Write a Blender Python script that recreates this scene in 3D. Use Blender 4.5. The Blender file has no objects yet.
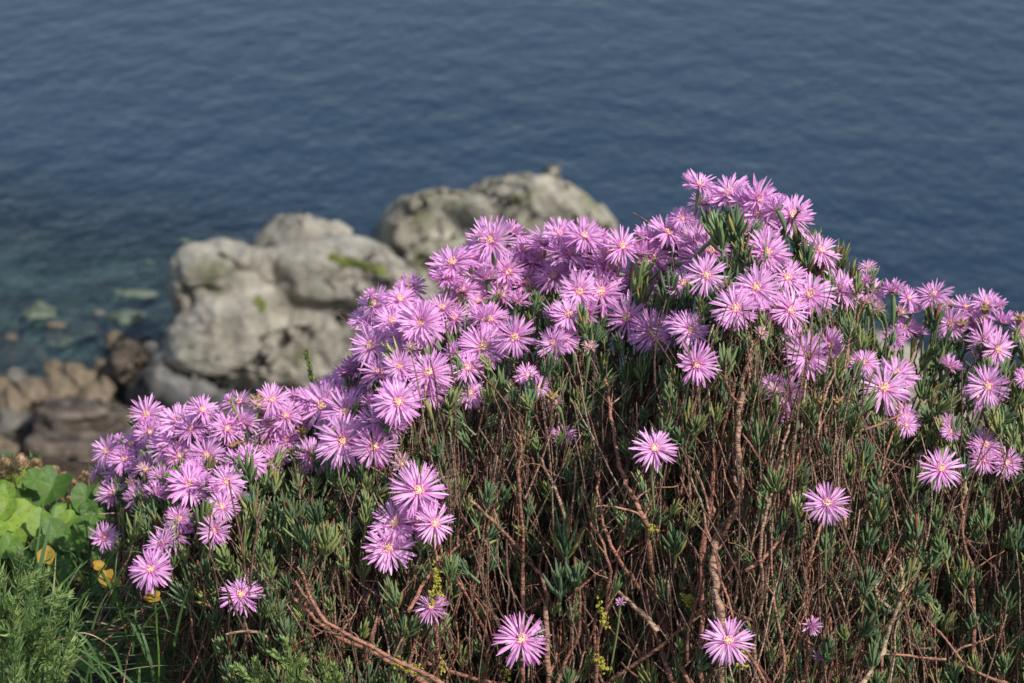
import bpy, math, random
import numpy as np
from mathutils import Vector, Matrix, Quaternion, noise
random.seed(7); rng = np.random.default_rng(7)
R = math.radians
S = bpy.context.scene
C = S.collection

# ------------------------------------------------------------------ camera
CAMZ, PITCH, FPX = 12.0, R(20.0), 2296.0
FWD = np.array([0, math.cos(PITCH), -math.sin(PITCH)])
UPV = np.array([0, math.sin(PITCH), math.cos(PITCH)])
RIGHT = np.array([1.0, 0, 0])
def P(px, py, Y):
    """point of the place that stands Y metres ahead"""
    d = FWD + RIGHT*((px-512)/FPX) + UPV*((341.5-py)/FPX)
    p = d*(Y/d[1]); p[2] += CAMZ
    return p
def Pz(px, py, z):
    d = FWD + RIGHT*((px-512)/FPX) + UPV*((341.5-py)/FPX)
    p = d*((z-CAMZ)/d[2]); p[2] += CAMZ
    return p
cam = bpy.data.cameras.new('camera'); co = bpy.data.objects.new('camera', cam); C.objects.link(co)
co.location = (0, 0, CAMZ); co.rotation_euler = (R(70), 0, 0)
cam.sensor_width = 22.3; cam.lens = FPX/1024*22.3; cam.clip_end = 20000; cam.clip_start = .05
cam.dof.use_dof = True; cam.dof.focus_distance = 2.02; cam.dof.aperture_fstop = 7.0; cam.dof.aperture_blades = 7
S.camera = co

# ------------------------------------------------------------------ helpers
def mesh_from(name, V, F, mats=(), col=None, smooth=True, midx=None):
    """V (n,3); F (m,4) quads or (m,3) triangles or a list of mixed faces"""
    me = bpy.data.meshes.new(name)
    V = np.asarray(V, dtype=np.float32)
    if isinstance(F, list) and len(set(len(f) for f in F)) > 1:
        me.from_pydata([tuple(v) for v in V], [], [tuple(int(i) for i in f) for f in F])
    else:
        F = np.asarray(F, dtype=np.int32); k = F.shape[1]; m = F.shape[0]
        me.vertices.add(len(V)); me.vertices.foreach_set('co', V.ravel())
        me.loops.add(m*k); me.loops.foreach_set('vertex_index', F.ravel())
        me.polygons.add(m)
        me.polygons.foreach_set('loop_start', np.arange(0, m*k, k, dtype=np.int32))
        me.update(calc_edges=True)
    if col is not None:
        a = me.color_attributes.new('tone', 'FLOAT_COLOR', 'POINT')
        c = np.ones((len(V), 4), dtype=np.float32); c[:, :3] = col
        a.data.foreach_set('color', c.ravel())
    if smooth: me.polygons.foreach_set('use_smooth', [True]*len(me.polygons))
    for m_ in mats: me.materials.append(m_)
    me.validate(); me.update()
    return me
def link(name, me, parent=None, loc=(0, 0, 0), q=None, s=1.0, **props):
    o = bpy.data.objects.new(name, me); C.objects.link(o)
    o.location = loc
    if q is not None: o.rotation_mode = 'QUATERNION'; o.rotation_quaternion = q
    o.scale = (s, s, s) if np.isscalar(s) else s
    if parent is not None: o.parent = parent
    for k, v in props.items(): o[k] = v
    return o
def thing(name, label, cat, loc, group=None):
    o = link(name, None, None, tuple(loc)); o.empty_display_size = .05
    o['label'] = label; o['category'] = cat
    if group: o['group'] = group
    return o
class MB:
    def __init__(s): s.V = []; s.F = []; s.Cc = []; s.n = 0
    def add(s, V, F, col=None):
        V = np.asarray(V, float); F = np.asarray(F)
        s.V.append(V); s.F.append(F+s.n); s.n += len(V)
        s.Cc.append(np.broadcast_to(np.asarray((0, 0, 0) if col is None else col, float), (len(V), 3)))
    def mesh(s, name, mats, origin=(0, 0, 0), smooth=True):
        return mesh_from(name, np.concatenate(s.V)-np.asarray(origin), np.concatenate(s.F), mats, np.concatenate(s.Cc), smooth)
def tube(pts, rad, sides=5, tone=0.5):
    pts = np.asarray(pts, float); n = len(pts)
    rad = np.broadcast_to(np.asarray(rad, float), (n,))
    t = np.gradient(pts, axis=0); t /= np.linalg.norm(t, axis=1)[:, None]+1e-9
    a = np.array([1.0, .13, .2]) if abs(t[0, 0]) < .8 else np.array([0, 1.0, .1])
    V = np.zeros((n, sides, 3)); ang = np.arange(sides)*2*math.pi/sides
    for i in range(n):
        b = np.cross(t[i], a); b /= np.linalg.norm(b)+1e-9
        a = np.cross(b, t[i]); a /= np.linalg.norm(a)+1e-9
        V[i] = pts[i] + rad[i]*(np.cos(ang)[:, None]*a + np.sin(ang)[:, None]*b)
    F = []
    for i in range(n-1):
        for j in range(sides):
            k = (j+1) % sides
            F.append((i*sides+j, i*sides+k, (i+1)*sides+k, (i+1)*sides+j))
    if sides == 4 or sides == 5 or sides == 6 or sides == 3:
        e = (n-1)*sides
        F.append((e, e+1, e+2, e+sides-1) if sides > 3 else (e, e+1, e+2, e))
    F = [f for f in F if len(set(f)) == 4]
    col = np.zeros((n*sides, 3)); col[:, 0] = tone; col[:, 1] = np.repeat(np.linspace(0, 1, n), sides)
    return V.reshape(-1, 3), np.array(F), col
def quat_to(n, spin=None):
    q = Vector((0, 0, 1)).rotation_difference(Vector(n).normalized())
    if spin is None: spin = random.uniform(0, 6.283)
    return q @ Quaternion((0, 0, 1), spin)
def smoothstep(a, b, x):
    t = np.clip((x-a)/(b-a), 0, 1); return t*t*(3-2*t)

# ------------------------------------------------------------------ materials
def newmat(name):
    m = bpy.data.materials.new(name); m.use_nodes = True
    nt = m.node_tree; nt.nodes.clear()
    out = nt.nodes.new('ShaderNodeOutputMaterial')
    return m, nt, out
def N(nt, t, **kw):
    n = nt.nodes.new(t)
    for k, v in kw.items():
        if k == 'ins':
            for a, b in v.items():
                n.inputs[a].default_value = b
        else: setattr(n, k, v)
    return n
def L(nt, a, b): nt.links.new(a, b)
def ramp(nt, fac, stops):
    r = N(nt, 'ShaderNodeValToRGB'); e = r.color_ramp.elements
    while len(e) < len(stops): e.new(.5)
    for el, (p, c) in zip(e, stops): el.position = p; el.color = (*c, 1)
    L(nt, fac, r.inputs[0]); return r.outputs[0]
def mix(nt, fac, a, b, mode='MIX'):
    m = N(nt, 'ShaderNodeMix', data_type='RGBA', blend_type=mode)
    for sock, v in ((m.inputs[0], fac), (m.inputs[6], a), (m.inputs[7], b)):
        if isinstance(v, (int, float)): sock.default_value = v
        elif isinstance(v, tuple): sock.default_value = (*v, 1)
        else: L(nt, v, sock)
    return m.outputs[2]
def noisef(nt, scale, detail=4, coord='Object', rough=.55, stretch=None):
    tc = N(nt, 'ShaderNodeTexCoord'); src = tc.outputs[coord]
    if stretch:
        mp = N(nt, 'ShaderNodeMapping'); mp.inputs['Scale'].default_value = stretch; L(nt, src, mp.inputs[0]); src = mp.outputs[0]
    n = N(nt, 'ShaderNodeTexNoise', ins={'Scale': scale, 'Detail': detail, 'Roughness': rough}); L(nt, src, n.inputs['Vector'])
    return n.outputs['Fac']
def bump(nt, h, strength, dist, prev=None):
    b = N(nt, 'ShaderNodeBump', ins={'Strength': strength, 'Distance': dist}); L(nt, h, b.inputs['Height'])
    if prev: L(nt, prev, b.inputs['Normal'])
    return b.outputs[0]
def attr(nt):
    a = N(nt, 'ShaderNodeAttribute', attribute_name='tone'); s = N(nt, 'ShaderNodeSeparateColor'); L(nt, a.outputs['Color'], s.inputs[0])
    return s.outputs
def maths(nt, op, a, b=0.0):
    m = N(nt, 'ShaderNodeMath', operation=op)
    for i, v in enumerate((a, b)):
        if isinstance(v, (int, float)): m.inputs[i].default_value = v
        else: L(nt, v, m.inputs[i])
    return m.outputs[0]
def finish(nt, out, col, rough=.6, nrm=None, transl=0, spec=.3, tcol=None):
    b = N(nt, 'ShaderNodeBsdfPrincipled')
    if isinstance(col, tuple): b.inputs['Base Color'].default_value = (*col, 1)
    else: L(nt, col, b.inputs['Base Color'])
    if isinstance(rough, (int, float)): b.inputs['Roughness'].default_value = rough
    else: L(nt, rough, b.inputs['Roughness'])
    b.inputs['Specular IOR Level'].default_value = spec
    if nrm: L(nt, nrm, b.inputs['Normal'])
    if transl:
        t = N(nt, 'ShaderNodeBsdfTranslucent'); src = tcol if tcol is not None else col
        if isinstance(src, tuple): t.inputs[0].default_value = (*src, 1)
        else: L(nt, src, t.inputs[0])
        mx = N(nt, 'ShaderNodeMixShader'); mx.inputs[0].default_value = transl
        L(nt, b.outputs[0], mx.inputs[1]); L(nt, t.outputs[0], mx.inputs[2]); L(nt, mx.outputs[0], out.inputs[0])
    else: L(nt, b.outputs[0], out.inputs[0])

def petal_mat(name, base, tip, deep):
    m, nt, out = newmat(name); a = attr(nt)
    oi = N(nt, 'ShaderNodeObjectInfo')
    c = mix(nt, a[1], base, tip)
    f = maths(nt, 'MULTIPLY', oi.outputs['Random'], .75)
    c = mix(nt, f, c, deep)
    c = mix(nt, maths(nt, 'MULTIPLY', a[0], .55), c, (.82, .58, .80))
    c = mix(nt, ramp(nt, a[1], [(.0, (0, 0, 0)), (.25, (.0, .0, .0)), (.45, (.5, .5, .5)), (.9, (.12, .12, .12))]), c, (.90, .72, .88))
    finish(nt, out, c, .36, transl=.38, spec=.4)
    return m
M = {}
M['petal'] = petal_mat('lilac_petal', (.88, .36, .68), (.82, .31, .77), (.74, .15, .63))
M['petal_deep'] = petal_mat('magenta_petal', (.78, .16, .50), (.66, .14, .56), (.54, .07, .44))  # deeper hue of some flowers; on others it stands in for shade
M['petal_dry'] = petal_mat('withered_petal', (.40, .17, .12), (.50, .22, .22), (.35, .14, .08))
m, nt, out = newmat('stamens'); a = attr(nt)
finish(nt, out, ramp(nt, a[0], [(0, (.84, .50, .42)), (.5, (.88, .67, .44)), (1, (.84, .52, .52))]), .6); M['centre'] = m
m, nt, out = newmat('succulent_leaf'); a = attr(nt); oi = N(nt, 'ShaderNodeObjectInfo')
r_ = maths(nt, 'FRACT', maths(nt, 'ADD', a[0], oi.outputs['Random']))
c = ramp(nt, r_, [(0, (.105, .170, .092)), (.3, (.145, .225, .110)), (.6, (.20, .28, .12)), (.85, (.28, .35, .13)), (1, (.32, .30, .10))])
redf = maths(nt, 'MULTIPLY', maths(nt, 'GREATER_THAN', a[1], .72), maths(nt, 'GREATER_THAN', a[2], .90))
c = mix(nt, maths(nt, 'MULTIPLY', redf, .7), c, (.36, .10, .06))
c = mix(nt, maths(nt, 'MULTIPLY', maths(nt, 'GREATER_THAN', a[2], .975), .85), c, (.30, .08, .05))
nb = noisef(nt, 900, 2)
finish(nt, out, c, .42, bump(nt, nb, .25, .0006), transl=.10, spec=.5); M['leaf'] = m
def wood(name, stops, lich=0.0):
    m, nt, out = newmat(name); a = attr(nt)
    c = ramp(nt, a[0], stops)
    n = noisef(nt, 160, 4); n2 = noisef(nt, 60, 3, stretch=(1, 1, .3))
    c = mix(nt, ramp(nt, n, [(.4, (0, 0, 0)), (.65, (.7, .7, .7))]), c, (.16, .12, .09))
    if lich:
        c = mix(nt, ramp(nt, n2, [(.66, (0, 0, 0)), (.70, (1, 1, 1))]), c, (.35, .33, .08))
    rings = noisef(nt, 420, 3, stretch=(.35, .35, 1))
    c = mix(nt, ramp(nt, rings, [(.40, (.75, .75, .75)), (.52, (0, 0, 0))]), c, (.07, .035, .025))
    finish(nt, out, c, .65, bump(nt, rings, .9, .003), spec=.3); return m
M['stem'] = wood('woody_stem', [(0, (.16, .07, .05)), (.35, (.40, .15, .10)), (.65, (.44, .21, .14)), (1, (.50, .37, .25))])
M['twig'] = wood('dry_twig', [(0, (.09, .05, .038)), (.4, (.22, .10, .07)), (.75, (.33, .20, .14)), (1, (.50, .38, .27))])
m, nt, out = newmat('yellow_lichen'); n = noisef(nt, 500, 3)
finish(nt, out, ramp(nt, n, [(.3, (.20, .20, .04)), (.7, (.46, .42, .06))]), .9, bump(nt, n, .8, .002)); M['lichen'] = m
m, nt, out = newmat('capsule'); a = attr(nt)
finish(nt, out, ramp(nt, a[0], [(0, (.20, .15, .06)), (1, (.33, .22, .09))]), .7); M['capsule'] = m
m, nt, out = newmat('pink_bud'); finish(nt, out, (.62, .28, .52), .5, transl=.2); M['bud'] = m

def broad(name, stops):
    m, nt, out = newmat(name); a = attr(nt)
    c = ramp(nt, a[0], stops); n = noisef(nt, 120, 3)
    c = mix(nt, maths(nt, 'MULTIPLY', a[1], .5), c, (.25, .36, .08))
    c = mix(nt, ramp(nt, n, [(.45, (0, 0, 0)), (.7, (.4, .4, .4))]), c, (.10, .17, .03))
    n9 = noisef(nt, 260, 3); c = mix(nt, ramp(nt, n9, [(.62, (0, 0, 0)), (.68, (.8, .8, .8))]), c, (.16, .11, .03))
    finish(nt, out, c, .52, bump(nt, n, .5, .003), transl=.28, spec=.35); return m
M['broad'] = broad('broad_leaf', [(0, (.03, .085, .02)), (.5, (.08, .18, .025)), (1, (.23, .35, .04))])
M['yellow_leaf'] = broad('yellowed_leaf', [(0, (.36, .18, .02)), (1, (.50, .28, .03))])
m, nt, out = newmat('feathery_leaf'); a = attr(nt)
finish(nt, out, ramp(nt, a[0], [(0, (.07, .14, .04)), (.6, (.15, .24, .075)), (1, (.28, .36, .12))]), .6, transl=.25); M['feather'] = m
m, nt, out = newmat('grass_blade'); a = attr(nt)
finish(nt, out, ramp(nt, a[0], [(0, (.05, .10, .03)), (.6, (.09, .17, .06)), (.85, (.20, .24, .10)), (1, (.42, .36, .22))]), .5, transl=.25); M['grass'] = m
m, nt, out = newmat('dry_bract'); a = attr(nt)
finish(nt, out, ramp(nt, a[0], [(0, (.28, .17, .09)), (.6, (.48, .32, .18)), (1, (.62, .46, .30))]), .8, transl=.15); M['bract'] = m

# rock
def rockmat(name, dark, mid, light, moss=.0, scale=1.0, strata=False, dirt=(.05, .045, .04), dirtlo=.5):
    m, nt, out = newmat(name)
    n1 = noisef(nt, 1.1*scale, 6); n2 = noisef(nt, 5*scale, 8, rough=.65); n3 = noisef(nt, 2.2*scale, 5, stretch=(1.6, 1.6, .45)); n4 = noisef(nt, 26*scale, 4)
    c = ramp(nt, n1, [(.3, dark), (.5, mid), (.7, light)])
    c = mix(nt, ramp(nt, n2, [(.35, (.75, .75, .75)), (.55, (0, 0, 0))]), c, tuple(x*.62 for x in mid))
    c = mix(nt, ramp(nt, n3, [(dirtlo, (0, 0, 0)), (dirtlo+.2, (.75, .75, .75))]), c, dirt)
    c = mix(nt, ramp(nt, n4, [(.55, (0, 0, 0)), (.72, (.6, .6, .6))]), c, tuple(min(1, x*1.35) for x in light))
    if moss:
        nm = noisef(nt, 1.6*scale, 4)
        ml = mix(nt, ramp(nt, nm, [(.60-moss, (0, 0, 0)), (.70-moss, (.65, .65, .65))]), c, (.13, .145, .045)); c = ml
    nn = bump(nt, n2, 1.0, .16/scale); 
    vo = N(nt, 'ShaderNodeTexVoronoi', feature='DISTANCE_TO_EDGE', ins={'Scale': 1.3*scale}); tc = N(nt, 'ShaderNodeTexCoord')
    wn = N(nt, 'ShaderNodeTexNoise', ins={'Scale': 2.0*scale, 'Detail': 4}); L(nt, tc.outputs['Object'], wn.inputs['Vector'])
    mp = mix(nt, .35, tc.outputs['Object'], wn.outputs['Color']); L(nt, mp, vo.inputs['Vector'])
    ck = ramp(nt, vo.outputs['Distance'], [(0, (0, 0, 0)), (.035, (1, 1, 1))])
    c = mix(nt, ramp(nt, vo.outputs['Distance'], [(0, (.55, .55, .55)), (.03, (0, 0, 0))]), c, tuple(x*.35 for x in dark))
    nn = bump(nt, ck, .45, .06/scale, nn); nn = bump(nt, n4, .6, .03/scale, nn)
    if strata:
        w = noisef(nt, 3, 6, stretch=(.25, .25, 4)); nn = bump(nt, w, 1, .15, nn)
        c = mix(nt, ramp(nt, w, [(.42, (1, 1, 1)), (.55, (0, 0, 0))]), c, tuple(x*.4 for x in dark))
    finish(nt, out, c, .85, nn, spec=.2); return m
M['rock'] = rockmat('grey_limestone', (.30, .28, .235), (.42, .39, .32), (.53, .50, .42), moss=.03, dirt=(.17, .16, .13), dirtlo=.52)
M['rock_far'] = rockmat('pale_limestone', (.31, .285, .225), (.42, .39, .31), (.52, .485, .39), moss=.05, dirt=(.14, .13, .10), dirtlo=.50)
M['rock_dark'] = rockmat('dark_shaded_rock', (.11, .11, .11), (.17, .17, .165), (.24, .235, .22))  # dark grey has the shade at the boulder's foot put into it
M['rock_pink'] = rockmat('layered_rock', (.17, .135, .11), (.27, .22, .175), (.38, .31, .25), strata=True)
M['stone'] = rockmat('brown_beach_stone', (.12, .095, .065), (.20, .155, .105), (.29, .235, .165), scale=3, dirt=(.08, .06, .04), dirtlo=.6)
M['stone_grey'] = rockmat('grey_beach_stone', (.12, .11, .10), (.19, .175, .15), (.28, .26, .22), scale=3)
M['stone_sunk'] = rockmat('algae_covered_stone', (.09, .125, .09), (.16, .205, .145), (.25, .30, .22), scale=2)
m, nt, out = newmat('moss'); n = noisef(nt, 20, 4)
finish(nt, out, ramp(nt, n, [(.3, (.07, .09, .02)), (.7, (.17, .20, .05))]), .95, bump(nt, n, 1, .03)); M['moss'] = m
# ground
m, nt, out = newmat('clifftop_soil')
n1 = noisef(nt, 3, 6); n2 = noisef(nt, 60, 6, rough=.7)
c = ramp(nt, n2, [(.3, (.035, .025, .018)), (.6, (.09, .065, .045)), (.8, (.17, .12, .085))])
geo = N(nt, 'ShaderNodeNewGeometry'); sp = N(nt, 'ShaderNodeSeparateXYZ'); L(nt, geo.outputs['Position'], sp.inputs[0])
mr = N(nt, 'ShaderNodeMapRange', ins={1: 2.7, 2: 4.0}); L(nt, sp.outputs['Y'], mr.inputs[0])
cg = ramp(nt, noisef(nt, 1.2, 6), [(.35, (.05, .07, .025)), (.5, (.09, .10, .04)), (.7, (.14, .12, .08))])
c = mix(nt, mr.outputs[0], c, cg)
ms = N(nt, 'ShaderNodeMapRange', ins={1: 2.2, 2: .9}); L(nt, sp.outputs['Z'], ms.inputs[0])
cs = ramp(nt, noisef(nt, 4, 6), [(.35, (.07, .065, .055)), (.5, (.14, .12, .09)), (.7, (.22, .19, .14))])
c = mix(nt, ms.outputs[0], c, cs)
md = N(nt, 'ShaderNodeMapRange', ins={1: -.15, 2: -1.3}); L(nt, sp.outputs['Z'], md.inputs[0])
cd = ramp(nt, noisef(nt, .9, 5), [(.40, (.07, .10, .09)), (.5, (.15, .19, .16)), (.60, (.27, .34, .28))])
c = mix(nt, md.outputs[0], c, cd)
finish(nt, out, c, .95, bump(nt, n2, .8, .02), spec=.1); M['soil'] = m
# water
m, nt, out = newmat('sea_water')
geo = N(nt, 'ShaderNodeNewGeometry')
def wnoise(sc, stretch, rot, detail, rough=.5):
    mp = N(nt, 'ShaderNodeMapping'); mp.inputs['Scale'].default_value = stretch; mp.inputs['Rotation'].default_value = (0, 0, R(rot))
    L(nt, geo.outputs['Position'], mp.inputs[0])
    n = N(nt, 'ShaderNodeTexNoise', ins={'Scale': sc, 'Detail': detail, 'Roughness': rough}); L(nt, mp.outputs[0], n.inputs['Vector']); return n.outputs['Fac']
w1 = wnoise(1.0, (1.0, .6, 1), -32, 4, .6); w2 = wnoise(3.6, (1.2, .7, 1), -15, 4, .6); w3 = wnoise(.12, (1, 1, 1), 0, 3)
nr = bump(nt, w1, .6, .30); nr = bump(nt, w2, .75, .07, nr)
sp = N(nt, 'ShaderNodeSeparateXYZ'); L(nt, geo.outputs['Position'], sp.inputs[0])
# murkiness follows the deepening bottom
dep = maths(nt, 'ADD', sp.outputs['Y'], maths(nt, 'MULTIPLY', maths(nt, 'SUBTRACT', w3, .5), 9.0))
dep = maths(nt, 'ADD', dep, maths(nt, 'MULTIPLY', maths(nt, 'ADD', sp.outputs['X'], 6.0), .45))
mr = N(nt, 'ShaderNodeMapRange', interpolation_type='SMOOTHSTEP', ins={1: 33.5, 2: 45.0, 3: .10, 4: .985}); L(nt, dep, mr.inputs[0])
tr = N(nt, 'ShaderNodeBsdfTransparent'); tr.inputs[0].default_value = (.56, .70, .70, 1)
body = mix(nt, ramp(nt, w3, [(.35, (0, 0, 0)), (.65, (1, 1, 1))]), (.010, .028, .055), (.015, .034, .063))
df = N(nt, 'ShaderNodeBsdfDiffuse'); L(nt, body, df.inputs[0])
mx = N(nt, 'ShaderNodeMixShader'); L(nt, mr.outputs[0], mx.inputs[0]); L(nt, tr.outputs[0], mx.inputs[1]); L(nt, df.outputs[0], mx.inputs[2])
gl = N(nt, 'ShaderNodeBsdfGlossy', ins={'Roughness': .3}); L(nt, nr, gl.inputs['Normal']); gl.inputs[0].default_value = (.56, .59, .62, 1)
fr = N(nt, 'ShaderNodeFresnel', ins={'IOR': 1.33}); L(nt, nr, fr.inputs['Normal'])
mx2 = N(nt, 'ShaderNodeMixShader'); L(nt, fr.outputs[0], mx2.inputs[0]); L(nt, mx.outputs[0], mx2.inputs[1]); L(nt, gl.outputs[0], mx2.inputs[2])
L(nt, mx2.outputs[0], out.inputs[0]); M['sea'] = m

# ------------------------------------------------------------------ world and sun
sunv = Vector((.52, -.52, .74)).normalized()
w = bpy.data.worlds.new('World'); S.world = w; w.use_nodes = True; wn = w.node_tree; bg = wn.nodes['Background']
sky = wn.nodes.new('ShaderNodeTexSky'); sky.sky_type = 'NISHITA'; sky.sun_disc = False
sky.sun_elevation = math.asin(sunv.z); sky.sun_rotation = math.atan2(sunv.x, sunv.y) % (2*math.pi)
sky.air_density = 1.1; sky.dust_density = 1.5
wn.links.new(sky.outputs[0], bg.inputs[0]); bg.inputs[1].default_value = .125
sl = bpy.data.lights.new('sun', 'SUN'); sl.energy = 4.2; sl.angle = R(.6); sl.color = (1, .95, .89)
so = bpy.data.objects.new('sun', sl); C.objects.link(so); so.rotation_euler = sunv.to_track_quat('Z', 'Y').to_euler(); so.location = (5, -5, 25)
S.view_settings.view_transform = 'Standard'; S.view_settings.look = 'None'; S.view_settings.exposure = 0.17; S.view_settings.gamma = 1
S.cycles.max_bounces = 6; S.cycles.transparent_max_bounces = 8; S.cycles.sample_clamp_indirect = 4

# ------------------------------------------------------------------ bush outline
TX = [60, 95, 115, 150, 200, 260, 300, 340, 375, 430, 480, 540, 600, 640, 675, 700, 735, 790, 825, 860, 885, 903, 915, 935, 985, 1040, 1120, 1250]
TY = [520, 500, 470, 440, 435, 432, 425, 405, 345, 300, 275, 270, 275, 278, 245, 208, 212, 232, 265, 290, 312, 352, 345, 312, 322, 338, 350, 400]
def Tp(px): return np.interp(px, TX, TY)
LX = [0, 480, 540, 580, 620, 683, 800]; LV = [95, 95, 118, 150, 190, 225, 250]
def left_edge(py): return np.interp(py, LX, LV)
def front(px, py):
    d = max(0.0, py-Tp(px))
    return 1.88 + .22*math.exp(-d/85.0) + .035*math.sin(px*.013+1.0) + .02*math.sin(px*.041+py*.02)
crx = []; crz = []
for px in range(60, 1260, 10):
    q = P(px, Tp(px)+70, 2.12); crx.append(q[0]); crz.append(q[2])
def ground_z(x, y):
    base = 10.86 + .03*noise.noise(Vector((x*2, y*2, 0)))
    cz = np.interp(x, crx, crz, left=crz[0], right=crz[-1])
    lf = float(smoothstep(-.42, -.30, x)) * float(1-smoothstep(.95, 1.4, x))
    rise = float(smoothstep(1.98, 2.20, y)) * float(1-smoothstep(2.32, 2.62, y))
    z = base + max(0, cz-.13-10.86)*rise*lf
    z += .02*noise.noise(Vector((x*9, y*9, 3)))
    if y > 2.6:
        s = 10.86 - .80*(y-2.6) + .5*noise.noise(Vector((x*.35, y*.35, 1)))*min(1, (y-2.6)/3)
        beach = .95 - (y-16)*.062 + .10*noise.noise(Vector((x*.6, y*.6, 5)))
        if y > 31.5: beach = min(beach, -(y-31.5)*.13-.03 + .25*noise.noise(Vector((x*.5, y*.5, 8))) )
        beach = max(beach, -6)
        f = float(smoothstep(2.6, 2.9, y)); s = 10.86*(1-f) + s*f if y < 2.9 else s
        z2 = max(s, beach) if y < 40 else beach
        z = z*(1-f)+z2*f if y < 2.9 else z2
    return z
ys = np.concatenate([np.linspace(-6, 1.4, 14), np.linspace(1.45, 2.9, 60), np.linspace(3.0, 16, 60), np.linspace(16.3, 45, 110), np.linspace(47, 90, 20)])
u = np.linspace(-1, 1, 221); xs = np.sign(u)*(np.abs(u)*3.2 + (np.abs(u)**5)*90)
V = np.array([(x, y, ground_z(x, y)) for y in ys for x in xs]); nx = len(xs); ny = len(ys)
ii = np.arange(nx*ny).reshape(ny, nx)
F = np.stack([ii[:-1, :-1].ravel(), ii[:-1, 1:].ravel(), ii[1:, 1:].ravel(), ii[1:, :-1].ravel()], 1)
g = link('ground', mesh_from('ground', V, F, [M['soil']])); g['kind'] = 'structure'
sea = link('water', mesh_from('water', [(-4000, 24, 0), (4000, 24, 0), (4000, 9000, 0), (-4000, 9000, 0)], [(0, 1, 2, 3)], [M['sea']], smooth=False)); sea['kind'] = 'structure'
sb = link('seabed', mesh_from('seabed', [(-4000, 80, -6.3), (4000, 80, -6.3), (4000, 9000, -6.3), (-4000, 9000, -6.3)], [(0, 1, 2, 3)], [M['soil']], smooth=False)); sb['kind'] = 'structure'

# ------------------------------------------------------------------ rocks
import bmesh
def fbm(v, o=4, l=2.1, g=.5):
    s = 0; a = 1
    for i in range(o): s += a*noise.noise(v); v = v*l; a *= g
    return s
def rock_from_chunks(name, chunks, mats, voxel=.07, smooth=4, amp=.12, parent=None, origin=(0, 0, 0), seed=0, strata=0, facet=.11):
    bm = bmesh.new()
    for ch in chunks:
        sub = bmesh.new()
        for p in ch: sub.verts.new(p)
        r = bmesh.ops.convex_hull(sub, input=sub.verts)
        for vv in [v for v in sub.verts if not v.link_faces]: sub.verts.remove(vv)
        tmp = bpy.data.meshes.new('t'); sub.to_mesh(tmp); sub.free(); bm.from_mesh(tmp); bpy.data.meshes.remove(tmp)
    bmesh.ops.translate(bm, verts=bm.verts, vec=-Vector(origin))
    bmesh.ops.recalc_face_normals(bm, faces=bm.faces)
    me = bpy.data.meshes.new(name); bm.to_mesh(me); bm.free()
    o = bpy.data.objects.new(name, me); C.objects.link(o)
    md = o.modifiers.new('r', 'REMESH'); md.mode = 'VOXEL'; md.voxel_size = voxel
    ms_ = o.modifiers.new('s', 'SMOOTH'); ms_.iterations = smooth; ms_.factor = .6
    dg = bpy.context.evaluated_depsgraph_get(); me2 = bpy.data.meshes.new_from_object(o.evaluated_get(dg))
    o.modifiers.clear(); o.data = me2; me2.name = name; me2.materials.clear()
    for mm in mats: me2.materials.append(mm)
    for v in me2.vertices:
        p = v.co + Vector((seed*7.3, seed*3.1, seed*1.7))
        wv = Vector((fbm(p*.8, 2), fbm(p*.8+Vector((9, 9, 9)), 2), fbm(p*.8+Vector((3, 17, 5)), 2)))*.5
        d = fbm((p+wv)*.9, 3, 2.2, .38) * amp*.8 - (1-abs(noise.noise((p+wv)*.9)))**6*amp*.9 + abs(noise.noise(p*Vector((1.3, 1.3, .8))*3.1))*amp*.3 - max(0, .12-abs(noise.noise((p+wv)*1.3)))*amp*3.2
        if facet:
            pw = p*Vector((.42, .42, .60))+wv*.10; dist, pt = noise.voronoi(pw)
            c0 = noise.cell_vector(pt[0]*7.77); tl = (c0-Vector((.5, .5, .5)))*2
            d += facet*(tl.dot(pw-pt[0])*1.5+(c0.x-.5)*.5) - facet*.35*max(0, 1-(dist[1]-dist[0])/.05)
        if strata: d += strata*(abs(((p.z*2.6+noise.noise(p*.7)*.5) % 1)-.5)-.25)*2
        v.co += v.normal*d
    me2.polygons.foreach_set('use_smooth', [True]*len(me2.polygons))
    o.location = origin
    if parent: o.parent = parent; o.location = Vector(origin)-Vector(parent.location)
    return o
def ch(pts, Yf, Yb, bulge=.25, zlow=None):
    """hull chunk: outline points at depth Yf, bulging towards the shore, back at Yb"""
    out = []
    cx = sum(p[0] for p in pts)/len(pts); cy = sum(p[1] for p in pts)/len(pts)
    for (x, y) in pts:
        out.append(tuple(P(x, y, Yf+random.uniform(-.1, .1))))
        xi = cx+(x-cx)*.6; yi = cy+(y-cy)*.6
        out.append(tuple(P(xi, yi, Yf-bulge)))
        xb = cx+(x-cx)*.9; yb = y+5 if y < cy else y; out.append(tuple(P(xb, yb, Yb)))
    return out
Lr = thing('boulder', 'big weathered grey boulder with a dark crack and a mossy top, left of the flowers', 'boulder', P(300, 392, 31.5))
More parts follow.
